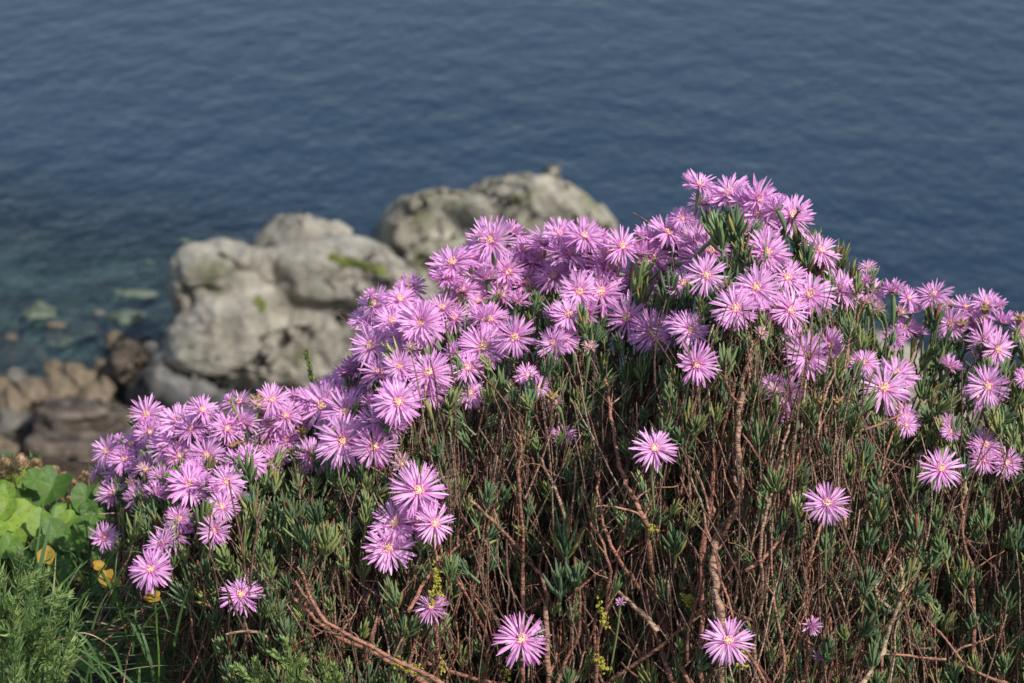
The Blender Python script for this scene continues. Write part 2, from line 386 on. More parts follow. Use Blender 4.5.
chunks = [
 ch([(172, 264), (186, 247), (222, 238), (262, 252), (266, 300), (236, 322), (184, 316), (170, 292)], 30.6, 33, .35),
 ch([(200, 296), (270, 292), (275, 394), (225, 394), (180, 380), (155, 364), (166, 334)], 30.1, 32.5, .35),
 ch([(258, 252), (300, 244), (342, 234), (385, 246), (430, 282), (462, 318), (400, 322), (330, 318), (285, 312), (262, 300)], 30.9, 33.4, .45),
 ch([(250, 318), (330, 318), (420, 318), (480, 325), (480, 405), (250, 400)], 30.62, 33, .18),
 ch([(270, 300), (400, 305), (380, 345), (280, 345)], 31.0, 33, .0),
 ch([(196, 262), (300, 256), (430, 300), (440, 390), (200, 384)], 30.75, 33, .12),
 ch([(262, 400), (250, 350), (200, 372), (190, 395), (470, 400), (470, 380), (200, 410), (470, 440)], 31.2, 33.5, .0),
]
o = rock_from_chunks('rock_body', chunks, [M['rock']], .05, 3, .08, Lr, tuple(Lr.location), 1, facet=.12)
def moss_on(o, th, pts, rad, n):
    bm = bmesh.new(); org = Vector((0, 0, CAMZ))-th.location
    for k in range(n):
        t = random.random()*(len(pts)-1); j = int(t); t -= j
        x = pts[j][0]*(1-t)+pts[j+1][0]*t+random.gauss(0, 1.6); y = pts[j][1]*(1-t)+pts[j+1][1]*t+random.gauss(0, 1.6)
        d = (Vector(P(x, y, 30))-Vector((0, 0, CAMZ))).normalized()
        ok, loc, nrm, fi = o.ray_cast(org, d)
        if not ok: continue
        r = random.uniform(.5, 1)*rad
        mm = Matrix.Translation(loc) @ nrm.to_track_quat('Z', 'Y').to_matrix().to_4x4() @ Matrix.Diagonal((r*1.6, r*1.6, r*.35, 1))
        bmesh.ops.create_icosphere(bm, subdivisions=2, radius=1, matrix=mm)
    for v in bm.verts: v.co += Vector(rng.normal(0, rad*.08, 3))
    me = bpy.data.meshes.new('moss_patch'); bm.to_mesh(me); bm.free(); me.materials.append(M['moss']); me.polygons.foreach_set('use_smooth', [True]*len(me.polygons))
    link('moss_patch', me, th)
bpy.context.view_layer.update()
moss_on(o, Lr, [(331, 257), (345, 261), (362, 265), (386, 272)], .030, 130)
moss_on(o, Lr, [(259, 300), (260, 304), (261, 309)], .03, 60)
Hr = thing('boulder', 'darker hump of rock rising just behind the left grey boulder', 'boulder', P(300, 300, 34))
rock_from_chunks('rock_body', [ch([(250, 252), (268, 232), (296, 216), (322, 216), (342, 226), (372, 262), (360, 300), (250, 300)], 34, 36, .4)], [M['rock']], .07, 3, .16, Hr, tuple(Hr.location), 2)
Rr = thing('boulder', 'pale domed boulder behind the flowers, farther out and right of the left boulder', 'boulder', P(500, 300, 36))
chunks = [
 ch([(376, 238), (380, 220), (400, 200), (440, 190), (470, 192), (476, 240), (400, 262), (380, 256)], 36.0, 38.5, .3),
 ch([(448, 196), (468, 190), (515, 184), (545, 174), (570, 180), (600, 206), (614, 228), (620, 300), (450, 300)], 35.8, 39, .5),
 ch([(532, 186), (541, 175), (552, 171), (566, 184)], 36.4, 37.4, .1),
 ch([(404, 252), (425, 238), (470, 234), (500, 240), (510, 320), (410, 320)], 35.0, 37, .2),
 ch([(380, 250), (440, 240), (600, 250), (600, 330), (385, 330)], 36.2, 38, .0),
]
rock_from_chunks('rock_body', chunks, [M['rock_far']], .07, 3, .15, Rr, tuple(Rr.location), 3)
Dr = thing('rock', 'dark rock in the shade at the foot of the left grey boulder', 'rock', Pz(165, 420, .3))
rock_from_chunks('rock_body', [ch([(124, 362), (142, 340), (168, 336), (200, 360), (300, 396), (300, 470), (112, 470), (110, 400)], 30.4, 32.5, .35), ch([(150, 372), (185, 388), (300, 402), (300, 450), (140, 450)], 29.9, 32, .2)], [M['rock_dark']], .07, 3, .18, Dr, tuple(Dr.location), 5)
Kr = thing('rock', 'small pale knob of rock between the brown stones and the dark shaded rock', 'rock', Pz(130, 380, .3))
rock_from_chunks('rock_body', [ch([(114, 356), (128, 346), (142, 354), (146, 372), (128, 386), (112, 376)], 30.2, 31.2, .15)], [M['rock_pink']], .04, 3, .08, Kr, tuple(Kr.location), 6)
Br = thing('rock', 'layered pinkish brown rock shelf below the rounded brown stones', 'rock', Pz(75, 470, .4))
rock_from_chunks('rock_body', [ch([(36, 408), (60, 402), (105, 412), (120, 430), (118, 500), (40, 500)], 27.4, 29.0, .25), ch([(30, 440), (60, 436), (110, 440), (110, 500), (30, 500)], 26.9, 28.0, .2)], [M['rock_pink']], .05, 2, .10, Br, tuple(Br.location), 7, strata=.10)
Gr = thing('rock', 'grey shore rock glimpsed through the gap in the flowers at right', 'rock', Pz(890, 420, .3))
rock_from_chunks('rock_body', [ch([(850, 352), (875, 335), (905, 345), (960, 370), (980, 460), (840, 460)], 29.5, 32, .3)], [M['rock']], .08, 3, .18, Gr, tuple(Gr.location), 8)

def stone(px, py, wpx, hpx, z, label, mat, name='beach_stone', seed=0, group='stones along the shore', cat='stone'):
    c = Pz(px, py, z); k = np.linalg.norm(c-np.array([0, 0, CAMZ]))/FPX
    bm = bmesh.new(); bmesh.ops.create_icosphere(bm, subdivisions=4, radius=1)
    rx = wpx*k/2; rz = hpx*k/2*1.05; ry = (rx+rz)/2
    for v in bm.verts:
        p = v.co.copy(); q = p*1.2+Vector((seed*3.7, seed*1.3, 2))
        cell = noise.noise(q*.8)*.6 + fbm(q*1.8, 3)*.22
        p = p*(1+cell)
        for nrm, dd in ((Vector((.2, -.7, .6)), .82), (Vector((-.7, -.5, .3)), .80), (Vector((.6, .1, .7)), .78)):
            nrm = nrm.normalized(); t = p.dot(nrm)
            if t > dd: p -= nrm*(t-dd)*.8
        v.co = Vector((p.x*rx, p.y*ry, p.z*rz))
    me = bpy.data.meshes.new(name); bm.to_mesh(me); bm.free()
    me.polygons.foreach_set('use_smooth', [True]*len(me.polygons)); me.materials.append(mat)
    o = link(name, me, None, tuple(c), Quaternion((random.uniform(-.5, .5), 1, random.uniform(-.5, .5)), random.uniform(-.35, .35)))
    o['label'] = label; o['category'] = cat; o['group'] = group
ST = [(81, 378, 32, 28, 'rounded brown stone, topmost of the pile at the waterline beside the pale knob'),
 (104, 373, 22, 20, 'small dark brown stone between the topmost rounded stone and the pale knob'),
 (104, 388, 20, 20, 'ochre stone wedged against the pale knob of rock'),
 (34, 392, 34, 26, 'darker tan stone left of the rounded stone pile'),
 (62, 396, 34, 24, 'tan wedge shaped stone under the topmost rounded stone'),
 (90, 400, 28, 26, 'squarish brown stone at the foot of the pile above the layered shelf'),
 (10, 405, 24, 22, 'tan stone at the left edge of the shore'),
 (4, 388, 22, 18, 'dim brown stone at the left edge by the water'),
 (56, 372, 18, 12, 'flat brown stone just breaking the water left of the pile'),
 (15, 425, 36, 30, 'large dull brown stone low at the left edge'),
 (106, 410, 18, 16, 'small shaded stone right of the squarish brown one')]
for i, (x, y, a, b, lab) in enumerate(ST):
    q_ = random.uniform(.85, 1.2); stone(x+random.uniform(-2, 2), y+random.uniform(-2, 2), a*1.2*q_, b*1.15*q_, .35 if y < 392 else .5, lab, M['stone'] if i not in (9, 10) else M['stone_grey'], seed=i+1)
for i in range(34):   # rest of the stony beach, of which the photo shows only blurred bits
    x, y = random.choice([(random.uniform(-60, 112), random.uniform(376, 470)), (random.uniform(-160, -5), random.uniform(372, 440))])
    if 20 < x < 125 and y < 462: y = random.uniform(420, 465); x = random.uniform(-20, 30)
    stone(x, y, random.uniform(14, 30), random.uniform(12, 24), .40, 'small blurred brown or grey stone filling in between the larger shore stones', random.choice([M['stone'], M['stone_grey']]), seed=30+i, group='small stones filling the shore')
SK = [(116, 300, 54, 10, 'pale green sunken stone nearest the boulder left side, under clear water'), (132, 326, 48, 18, 'brightest green sunken stone just off the pale knob'),
      (40, 322, 36, 20, 'round green sunken stone at left'), (60, 334, 28, 11, 'brownish sunken stone right of the round green one'), (12, 347, 20, 12, 'small brown sunken stone at the left edge'),
      (190, 250, 22, 8, 'faint green sunken stone behind the left boulder'), (150, 270, 26, 10, 'faint thin sunken stone in the darker water'),
      (66, 352, 40, 12, 'long dim sunken stone close to the shore'), (118, 343, 26, 11, 'brown half sunken stone at the water edge above the pale knob'), (95, 315, 24, 9, 'small dim sunken stone between the two pale green ones')]
for i, (x, y, a, b, lab) in enumerate(SK):
    br = 'brown' in lab
    stone(x, y, a*1.15, b*1.9, -.15 if not 'half' in lab else .02, lab, M['stone_sunk'] if not br else M['stone'], 'sunken_stone', 80+i, 'sunken stones')
for i in range(64):
    stone(random.uniform(-120, 150), random.uniform(300, 368), random.uniform(16, 44), random.uniform(9, 18), random.uniform(-.27, -.14), 'dim blurred stone on the shallow bottom', random.choice([M['stone_sunk'], M['stone'], M['stone_grey']]), 'sunken_stone', 120+i, 'dim stones on the shallow bottom')

# ------------------------------------------------------------------ flowers
def petals(openness, n1=34, n2=24, wide=1.0, seed=0, length=1.0):
    rs = np.random.default_rng(seed); mb = MB()
    swp = R(rs.uniform(4, 20)); swa = rs.uniform(0, 6.28)
    def ring(n, el, elv, ln, w, z0, droop):
        for k in range(n):
            a = 2*math.pi*(k+rs.uniform(-.38, .38))/n
            e = R(el+rs.uniform(-elv, elv)); l_ = ln*rs.uniform(.84, 1.08)*length; ww = w*rs.uniform(.75, 1.2)*wide
            seg = 5; tw = rs.uniform(-.9, .9); side = rs.normal(0, .12)
            pts = []; r = .0022; z = z0; ee = e
            rad = np.array([math.cos(a), math.sin(a), 0]); tan = np.array([-math.sin(a), math.cos(a), 0])
            cen = rad*r + np.array([0, 0, z]); Vv = []; Cc = []; tone = rs.uniform(0, 1)
            bend = R(rs.normal(-3, 11)+droop)
            for i in range(seg+1):
                t = i/seg
                hw = ww*.5*(.55+.75*math.sin(min(1, t*1.12)*math.pi*.62)) * (1 if t < .82 else (.72 if t < .99 else .28))
                nrm = -rad*math.sin(ee)+np.array([0, 0, math.cos(ee)])
                sd = tan*math.cos(tw*t)+nrm*math.sin(tw*t)
                Vv += [cen-sd*hw+nrm*hw*.35, cen, cen+sd*hw+nrm*hw*.35]
                Cc += [(tone, t, 0)]*3
                step = l_/seg
                cen = cen+(rad*math.cos(ee)+np.array([0, 0, math.sin(ee)])+tan*side)*step
                ee += (bend + swp*math.cos(a-swa))/seg*2
            Ff = []
            for i in range(seg):
                for j in (0, 1):
                    b = i*3+j; Ff.append((b, b+1, b+4, b+3))
            mb.add(Vv, Ff, np.array(Cc))
    o = openness
    ring(int(n1*1.15), 3+o*.5, 11, .0200, .00165, 0, -4)
    ring(int(n2*1.2), 15+o*.8, 12, .0182, .0015, .0007, 0)
    ring(int(n2*.7), 32+o*.9, 15, .0120, .0013, .0012, 4)
    return mb
def centre_mb(seed, closed=False):
    rs = np.random.default_rng(seed); mb = MB()
    # dome
    rings = 4; sd = 10; Vv = []; Ff = []; Rr = .0030
    for i in range(rings):
        t = i/(rings-1); r = Rr*math.cos(t*1.5); z = .001+.0014*math.sin(t*1.5)
        for j in range(sd): Vv.append((r*math.cos(6.283*j/sd), r*math.sin(6.283*j/sd), z))
    for i in range(rings-1):
        for j in range(sd): k = (j+1) % sd; Ff.append((i*sd+j, i*sd+k, (i+1)*sd+k, (i+1)*sd+j))
    mb.add(Vv, Ff, (.45, 0, 0))
    for k in range(46):
        a = rs.uniform(0, 6.283); r = Rr*math.sqrt(rs.uniform(0.02, 1)); b = np.array([r*math.cos(a), r*math.sin(a), .0012+.001*(1-r/Rr)])
        tip = b+np.array([math.cos(a)*.0012*r/Rr, math.sin(a)*.0012*r/Rr, .0026])+rs.uniform(-.0005, .0005, 3)
        v, f, c = tube([b, (b+tip)/2, tip], [.00022, .00022, .00046], 4); mb.add(v, f, (rs.uniform(0, 1), 0, 0))
    return mb
PV = {'p': [], 'd': []}
for k, (op, n1, n2, wd) in enumerate([(0, 36, 24, 1.0), (6, 32, 26, 1.05), (12, 40, 22, .85), (-4, 34, 22, 1.1), (24, 34, 26, 1.0), (4, 32, 18, .85), (-9, 38, 24, .9), (34, 36, 22, .9), (10, 44, 26, .8), (0, 32, 20, .9), (18, 38, 30, .85), (2, 34, 16, .85)]):
    mb = petals(op, n1, n2, wd, 100+k)
    PV['p'].append(mb.mesh('flower_petals', [M['petal']]))
    PV['d'].append(petals(op+6, n1, n2, wd, 200+k).mesh('flower_petals', [M['petal_deep']]))
random.seed(5)
PDRY = petals(55, 20, 12, .8, 300, .55).mesh('withered_petals', [M['petal_dry']])
PBUD = petals(74, 16, 10, .9, 301, .6).mesh('closed_petals', [M['petal']])
PHALF = [petals(48, 26, 18, .95, 310+k, .8).mesh('half_open_petals', [M['petal_deep' if k % 2 else 'petal']]) for k in range(3)]
PSPENT = petals(62, 18, 10, .7, 320, .5).mesh('spent_petals', [M['petal_dry']])
CV = [centre_mb(k).mesh('flower_centre', [M['centre']]) for k in range(4)]

FL = """147 412 40 -.1 .5|178 420 42 .1 .4|202 407 36 0 .7|211 417 34 .1 .3 d|178 438 44 .1 .3|207 455 42 .1 .1|132 442 36 -.2 .5|107 450 36 -.5 .3|142 466 34 .1 .4 d
119 472 38 0 .3|114 492 38 -.2 .4 d|97 471 22 -.6 .3 d|190 482 50 .1 .6|157 492 42 .1 .6 d|140 494 36 0 .5 d|180 455 36 0 .4 d|209 440 36 0 .3 d|227 427 38 .1 .4|239 400 38 -.3 .5 d
244 422 38 0 .4|239 462 40 .2 .3|227 480 38 .2 .4|222 505 36 .1 .4|237 498 34 .3 .3|204 483 36 .2 .4|175 532 46 -.2 .5 d|180 517 34 0 .5 d|104 534 34 -.2 .7|214 529 36 .2 .2|162 541 38 -.2 .5|151 567 46 -.15 .55
241 593 48 .1 .45|165 446 38 0 .3|192 427 38 0 .5|150 430 34 0 .5|197 470 36 .1 .4|162 477 34 0 .4 d|125 458 34 -.3 .3|235 440 38 0 .3 d|216 490 34 0 .4
272 398 38 .1 .5|295 393 30 0 .7 d|310 398 36 0 .6|324 405 56 -.2 .2|347 387 52 0 .35|347 411 54 .05 .15|343 440 60 0 .1|272 424 42 .1 .4|217 436 40 0 .3|250 460 38 .1 .4|275 457 34 .2 .3|287 438 38 .2 .4
267 440 38 .1 .3|286 414 38 .1 .5|359 366 42 0 .5 d|374 446 48 .05 .1 d|375 420 46 .1 .3 d|372 404 42 .2 .3 d|312 455 40 .2 .2 l|297 425 36 .1 .4|388 422 42 .4 .2 d|398 400 52 .1 .3|429 390 40 .2 .2|260 410 34 0 .5|305 418 34 0 .4 d
402 461 26 .1 .5 w|418 489 60 .2 .35|396 522 54 -.25 .2|418 518 46 .1 .2 d|434 522 46 .4 .3|389 547 54 0 .1|372 597 26 0 .4 l|431 604 38 .1 .6 d|240 421 36 0 .5
375 303 42 -.3 .3|400 296 40 .1 .7|421 322 52 .1 .25|403 336 42 0 .2|372 345 46 -.1 .2|429 372 52 .05 .25|398 400 50 0 .3|357 367 42 -.2 .3|380 372 44 0 .3 d|483 346 54 .05 .3|470 391 36 .1 .4 l|447 275 38 0 .5|462 290 42 0 .3|489 275 46 .1 .2
442 307 40 .1 .4 d|454 317 38 .1 .3 d|392 320 38 -.1 .3|377 330 42 -.1 .4|402 354 36 .1 .2 d|400 366 36 .1 .2|454 353 36 .2 .2|467 368 38 .1 .1|424 395 40 .1 .3|482 318 42 .1 .3|412 305 36 0 .5 d|365 318 36 -.3 .4|345 372 34 -.3 .4|333 380 34 -.2 .5 d|410 285 34 0 .6 d
491 239 54 0 .5|512 230 38 .2 .6 d|453 262 50 -.3 .35|544 240 46 0 .55|571 251 54 0 .35|533 262 48 0 .3 d|487 278 44 -.1 .2|470 256 40 0 .5|460 291 42 -.2 .2|500 296 42 0 .2 d|517 302 42 .1 .2|422 322 44 -.3 .3|482 346 54 .1 .2|515 336 46 .2 .1
490 317 40 0 .4|430 373 46 0 .2|507 270 44 .1 .4|527 282 44 .1 .2 d|556 317 40 -.6 .2|569 314 40 .2 .2|554 343 38 -.5 .1|579 290 44 0 .3|584 234 42 0 .6|527 374 28 .1 .3 l|538 385 24 .1 .3 l|554 275 42 0 .4 d|525 248 40 0 .5|477 300 38 0 .2 l
597 237 44 0 .6|607 268 52 .3 .2|622 244 42 .1 .5|639 250 42 0 .6|668 230 44 0 .65|672 248 42 .1 .2|600 292 54 -.2 .2|628 317 50 -.5 .1|641 281 46 -.1 .2|653 257 42 .1 .3|653 332 50 -.2 .1|674 334 48 .1 .3 d|690 328 40 .2 .3|696 364 48 .1 .1
706 276 44 .1 -.1|712 251 44 .1 .1 d|697 240 42 -.1 .3 d|682 216 26 -.3 .5|684 282 38 -.2 .3|586 312 42 0 .2 d|660 272 42 0 .3|565 337 34 0 .2|590 262 42 0 .4|617 290 42 .1 .2 d|575 268 40 0 .4 d|648 236 34 0 .6|560 232 38 0 .6|609 250 36 0 .5 d|686 256 38 0 .3
700 182 40 -.2 .7|730 191 48 -.1 .5|704 201 34 -.3 .5 d|760 213 50 -.1 .4|758 196 44 0 .6|791 215 48 .4 .2|777 206 42 .2 .6|766 252 50 .1 .15|756 287 52 -.1 .25|735 308 50 -.1 .2|787 276 42 0 .4|810 294 52 -.1 .2|841 289 46 .4 .2|820 249 42 .5 .4
742 223 32 0 .3 d|775 308 40 0 .1 d|790 310 44 .1 .1|680 322 36 0 .3|722 200 36 0 .6 d|745 200 38 0 .6|700 258 38 0 .2 d|762 235 36 0 .4 d
807 356 48 -.2 0|797 340 36 -.3 .3 l|829 345 42 .3 .3 l|785 394 42 -.2 -.5|770 384 26 -.4 .2 d|785 412 26 0 0 l|869 286 38 -.2 .7|893 288 38 .2 .7|908 297 30 .5 .3|867 264 22 .3 .7|884 388 56 .1 .3|896 373 46 .2 .3|864 361 32 -.3 .4
906 418 34 .1 0 d|914 332 36 -.5 .5|895 335 28 -.2 .4|934 292 40 -.2 .75|966 305 38 -.1 .7|986 301 36 .2 .7|1003 321 42 .1 .4|1020 330 38 .2 .4|949 367 38 .1 .1 d|988 385 46 0 .3|983 341 46 .4 .1|997 349 42 .4 .1|976 324 42 0 .5 d|951 322 34 -.2 .4|1024 377 24 0 .3
948 422 24 0 .3 l|978 396 32 -.1 .2 l|941 466 48 .05 .6|906 424 26 0 .2|985 444 38 0 .3 d|983 460 32 0 0 d|1006 462 34 .3 .2|951 430 24 0 .3 l|654 446 48 .1 .5|562 434 32 -.2 .6 l|827 501 48 -.1 .55|521 637 60 .1 .55|728 638 56 .15 .65|700 376 24 .3 -.2 l
811 625 24 .3 .2 b|818 653 16 .2 .7 b|620 599 12 0 .7 b|905 325 28 0 .5|1045 345 40 .2 .4|1060 370 42 .2 .3|1080 352 40 .2 .5|1075 400 38 .2 .3"""
flowers = []
for ln in FL.split('\n'):
    for e in ln.split('|'):
        t = e.split(); flowers.append((float(t[0]), float(t[1]), float(t[2]), float(t[3]), float(t[4]), t[5] if len(t) > 5 else 'p'))
BX = [305, 640, 862, 2000]
def bush_of(px): return next(i for i, b in enumerate(BX) if px < b)
BL = ['low bushy ice plant crowded with pink flowers at left, beside the broad green leaves',
      'middle ice plant with a bank of pink flowers in front of the grey boulders',
      'tallest ice plant, its pink flowers peaking against the sea above bare brown stems',
      'ice plant at the right edge with scattered pink flowers and a gap showing the sea']
bushes = []
for i, pxc in enumerate([230, 480, 740, 990]):
    q = P(pxc, 683, 2.05); bushes.append(thing('ice_plant', BL[i], 'flowering shrub', (q[0], 2.1, ground_z(q[0], 2.1)), 'ice plants on the clifftop'))
def setflower(px, py, d, nx_, ny_, kind, idx):
    b = bushes[bush_of(px)]
    deeper = {'l': .035, 'd': .018}.get(kind, 0)
    Y = front(px, py) + deeper + random.uniform(-.022, .012) - .012
    if d > 43 and py > 430 and px > 380: Y -= .028
    p = P(px, py, Y)
    nz = math.sqrt(max(.05, 1-nx_*nx_-ny_*ny_))
    p = p - UPV*ny_*.005
    n = RIGHT*nx_ + UPV*ny_ - FWD*nz
    if py < 430 or px < 330:
        n = n + RIGHT*random.gauss(0, .26) + UPV*random.gauss(.12, .22)
        if kind == 'd': n = n + UPV*random.uniform(.2, .9)
    else: n = n + rng.uniform(-.08, .08, 3)
    n /= np.linalg.norm(n)
    if kind == 'w': me = PDRY
    elif kind == 'b': me = PBUD
    elif kind == 'd': me = random.choice(PV['d'])
    elif d > 43 and py > 430 and px > 450: me = random.choice([PV['p'][i_] for i_ in (5, 11, 9)])
    else: me = random.choice(PV['p'])
    mass = py < 430 or px < 330
    if mass and kind in 'pd' and d < 46 and random.random() < .17:
        me = random.choice(PHALF); n = UPV*.9-FWD*.35+RIGHT*random.gauss(0, .3); n /= np.linalg.norm(n); kind = 'h'
    real = d/1208.0*(Y/1.92)
    s = real/.042*(1.0 if kind not in 'wb' else 1.6) * 1.09
    q = quat_to(n)
    f = link('flower' if kind != 'b' else 'flower_bud', me, b, tuple(p-np.array(b.location)), q, s)
    if kind == 'w': f['label'] = 'withered brown flower'
    if kind == 'd': f['label'] = 'deeper magenta flower'  # includes flowers given the deep hue for shade
    if kind != 'b': link('flower_centre', random.choice(CV), f)
    # stalk, drawn in world axes round the flower
    ln = random.uniform(.05, .10); mb = MB()
    pts = []; cur = -n*.0008; dr = -n*.8+np.array([0, 0, -.3]); dr /= np.linalg.norm(dr)
    side = rng.uniform(-.25, .25, 3); side[1] = abs(side[1])*.8+.1
    for k in range(9):
        pts.append(cur.copy()); tgt = np.array([0, .15, -1.0])+side*.6; a = min(1, k/4)
        dd = dr*(1-a)+tgt*a; dd /= np.linalg.norm(dd); cur = cur+dd*ln/8
    v, fa, c = tube(pts, [.0018*s, .0030*s, .0024*s]+[.0009]*6, 6, random.random()); mb.add(v, fa, c)
    g = np.array(pts[1])
    # five narrow sepals round the cup
    qm = np.array((Matrix.Rotation(0, 3, 'X') @ q.to_matrix()))
    for k in range(5):
        a = 6.283*k/5; r0 = qm@np.array([math.cos(a), math.sin(a), 0]); bse = -n*.001+r0*.0016*s
        v, fa, c = tube([bse-n*.001, bse+r0*.0035*s, bse+r0*.0075*s+n*.001], [.0009, .0011, .0002], 4, .3); mb.add(v, fa, c)
    so_ = link('flower_stalk', mb.mesh('flower_stalk', [M['leaf']]), f)
    mw = Matrix.LocRotScale(Vector(p), q, Vector((s, s, s)))
    so_.matrix_parent_inverse = mw.inverted(); so_.location = Vector(p)
    return pts[-1]+p
for idx, fl in enumerate(flowers): setflower(*fl, idx)
for px, py, d in [(300, 470, 20), (556, 400, 20), (258, 404, 20), (715, 236, 20), (868, 300, 22), (900, 310, 20), (880, 305, 18), (938, 306, 24), (962, 318, 20), (984, 318, 22), (1018, 322, 20), (520, 262, 18), (672, 262, 18), (145, 468, 22), (130, 480, 18), (240, 445, 20), (590, 345, 20), (760, 330, 18), (826, 262, 20), (505, 318, 18), (410, 345, 18), (775, 388, 22)]:
    setflower(px, py, d, random.gauss(0, .3), .6, 'w', 0)
for px, py, d in [(694, 222, 18), (866, 278, 20), (912, 308, 18), (480, 232, 16), (640, 232, 18), (370, 292, 16), (230, 396, 16), (120, 436, 16), (1000, 302, 18), (800, 206, 14)]:
    setflower(px, py, d, random.gauss(0, .3), .7, 'b', 0)

# ------------------------------------------------------------------ leaf tufts
def leaf_geo(base, d, up, ln, w, tone, seg=3, b=0.0):
    """three-sided finger leaf curving from d towards up"""
    pts = [base]; cur = np.array(base, float); dd = np.array(d, float)
    for i in range(seg):
        t = (i+1)/seg; v = dd*(1-.45*t)+up*.45*t; v /= np.linalg.norm(v); cur = cur+v*ln/seg; pts.append(cur)
    prof = [.62, 1.0, .92, .22] if seg == 3 else [.7, 1.0, .2]
    V_, F_, c = tube(pts, np.array(prof)*w*.5, 3, tone)
    c[:, 2] = b
    return V_, F_, c
def tuft(seed, pairs=5, seg=3, spread=1.0, ln=.023, wd=.0034):
    rs = np.random.default_rng(seed); mb = MB(); up = np.array([0, 0, 1.0]); tone0 = rs.uniform(0, .8)
    z = 0; az = rs.uniform(0, 6)
    v, f, c = tube([(0, 0, -.012), (0, 0, 0), (0, 0, pairs*.0024)], [.0012, .0012, .0009], 4, .95); mb.add(v, f, c)
    for k in range(pairs):
        t = k/(pairs-1); az += math.pi/2+rs.uniform(-.25, .25)
        for s in (0, math.pi):
            a = az+s+rs.uniform(-.2, .2); el = (40-27*t)*spread*rs.uniform(.75, 1.2)
            d = np.array([math.cos(a)*math.sin(R(el)), math.sin(a)*math.sin(R(el)), math.cos(R(el))])
            l_ = ln*(1.0-.35*abs(t-.35))*rs.uniform(.75, 1.1)
            v, f, c = leaf_geo(np.array([0, 0, z]), d, up, l_, wd*rs.uniform(.85, 1.15), min(1, tone0+rs.uniform(0, .15)+.12*t), seg, rs.uniform(0, 1)); mb.add(v, f, c)
        z += .0030
    # side bundle of small new leaves
    for k in range(2):
        a = rs.uniform(0, 6.28); bx = np.array([math.cos(a)*.003, math.sin(a)*.003, z*.3])
        for j in range(4):
            d = np.array([math.cos(a+j-1.5)*.5, math.sin(a+j-1.5)*.5, .8]); v, f, c = leaf_geo(bx, d/np.linalg.norm(d), up, ln*.5*rs.uniform(.7, 1.1), wd*.75, min(1, tone0+.25), seg, rs.uniform(0, .9)); mb.add(v, f, c)
    return mb
TM = []
for k in range(12):
    mb = tuft(500+k, pairs=[4, 5, 6, 5][k % 4], spread=[1, .75, 1.15, .9][k % 4], ln=.021+.003*(k % 4), wd=.0029+.0003*(k % 3)); TM.append(mb)
TMm = [t.mesh('leaf_tuft', [M['leaf']]) for t in TM]
TMarr = []
for k in range(12):
    t = tuft(700+k, pairs=4, seg=2, spread=.9, ln=.019+.001*(k % 5), wd=.0029)
    TMarr.append((np.concatenate(t.V), np.concatenate(t.F), np.concatenate(t.Cc)))
def greenness(px, py):
    d = py-Tp(px)
    g = .8
    if 470 < px < 870 and py > 420: g = .42
    if 540 < px < 600 and py > 480: g = .5
    if 860 <= px: g = .75
    if px < 470: g = .95
    if d < 110: g = max(g, .85)
    return g
def sample(i, rej=True):
    lo, hi = [95, 305, 640, 862][i], [305, 640, 862, 1230][i]
    while True:
        px = random.uniform(lo, hi); py = random.uniform(Tp(px)-4, 780)
        if px < left_edge(py)+6: continue
        if 893 < px < 912 and py < 400 and random.random() < .8: continue
        if rej and random.random() > greenness(px, py): continue
        return px, py
def rotm(n, spin): return np.array(quat_to(n, spin).to_matrix())
TIPS = []
PROM = [(566, 548, 1.9), (576, 575, 1.7), (560, 590, 1.6), (686, 520, 1.3), (675, 545, 1.4), (826, 545, 1.35), (833, 520, 1.2), (875, 515, 1.4), (845, 630, 1.0), (864, 588, 1.2), (985, 520, 1.3),
        (1015, 545, 1.4), (1005, 600, 1.2), (420, 540, 1.5), (325, 545, 1.5), (345, 560, 1.3), (632, 285, 1.7), (640, 300, 1.5), (668, 295, 1.5), (585, 325, 1.5), (592, 335, 1.3), (830, 290, 1.5), (872, 270, 1.0),
        (735, 232, 1.7), (744, 248, 1.5), (712, 224, 1.6), (722, 240, 1.4), (806, 262, 1.3), (855, 285, 1.3), (926, 310, 1.6), (932, 320, 1.5), (140, 420, 1.3), (200, 515, 1.6), (205, 535, 1.4), (250, 475, 1.5), (230, 560, 1.5), (545, 365, 1.4), (450, 400, 1.3), (680, 640, 1.1), (770, 650, 1.1), (825, 650, 1.2)]
def place_tuft(i, px, py, off=0.0, sc=None, prom=False):
    if not prom:
        for fx, fy, fd, *_ in flowers:
            if abs(fx-px) < fd*.5 and -4 < py-fy < fd*.5+26: off += .045; break
    b = bushes[i]; Y = front(px, py)+off; p = P(px, py, Y)
    n = np.array([random.gauss(0, .2), random.gauss(-.25, .2), 1.0]); sc = sc or random.uniform(.75, 1.15)
    link('leaf_tuft', random.choice(TMm), b, tuple(p-np.array(b.location)), quat_to(n), sc); TIPS.append((i, p, n))
for (px, py, sc) in PROM: place_tuft(bush_of(px), px, py+12, -.012, sc*.8, True)
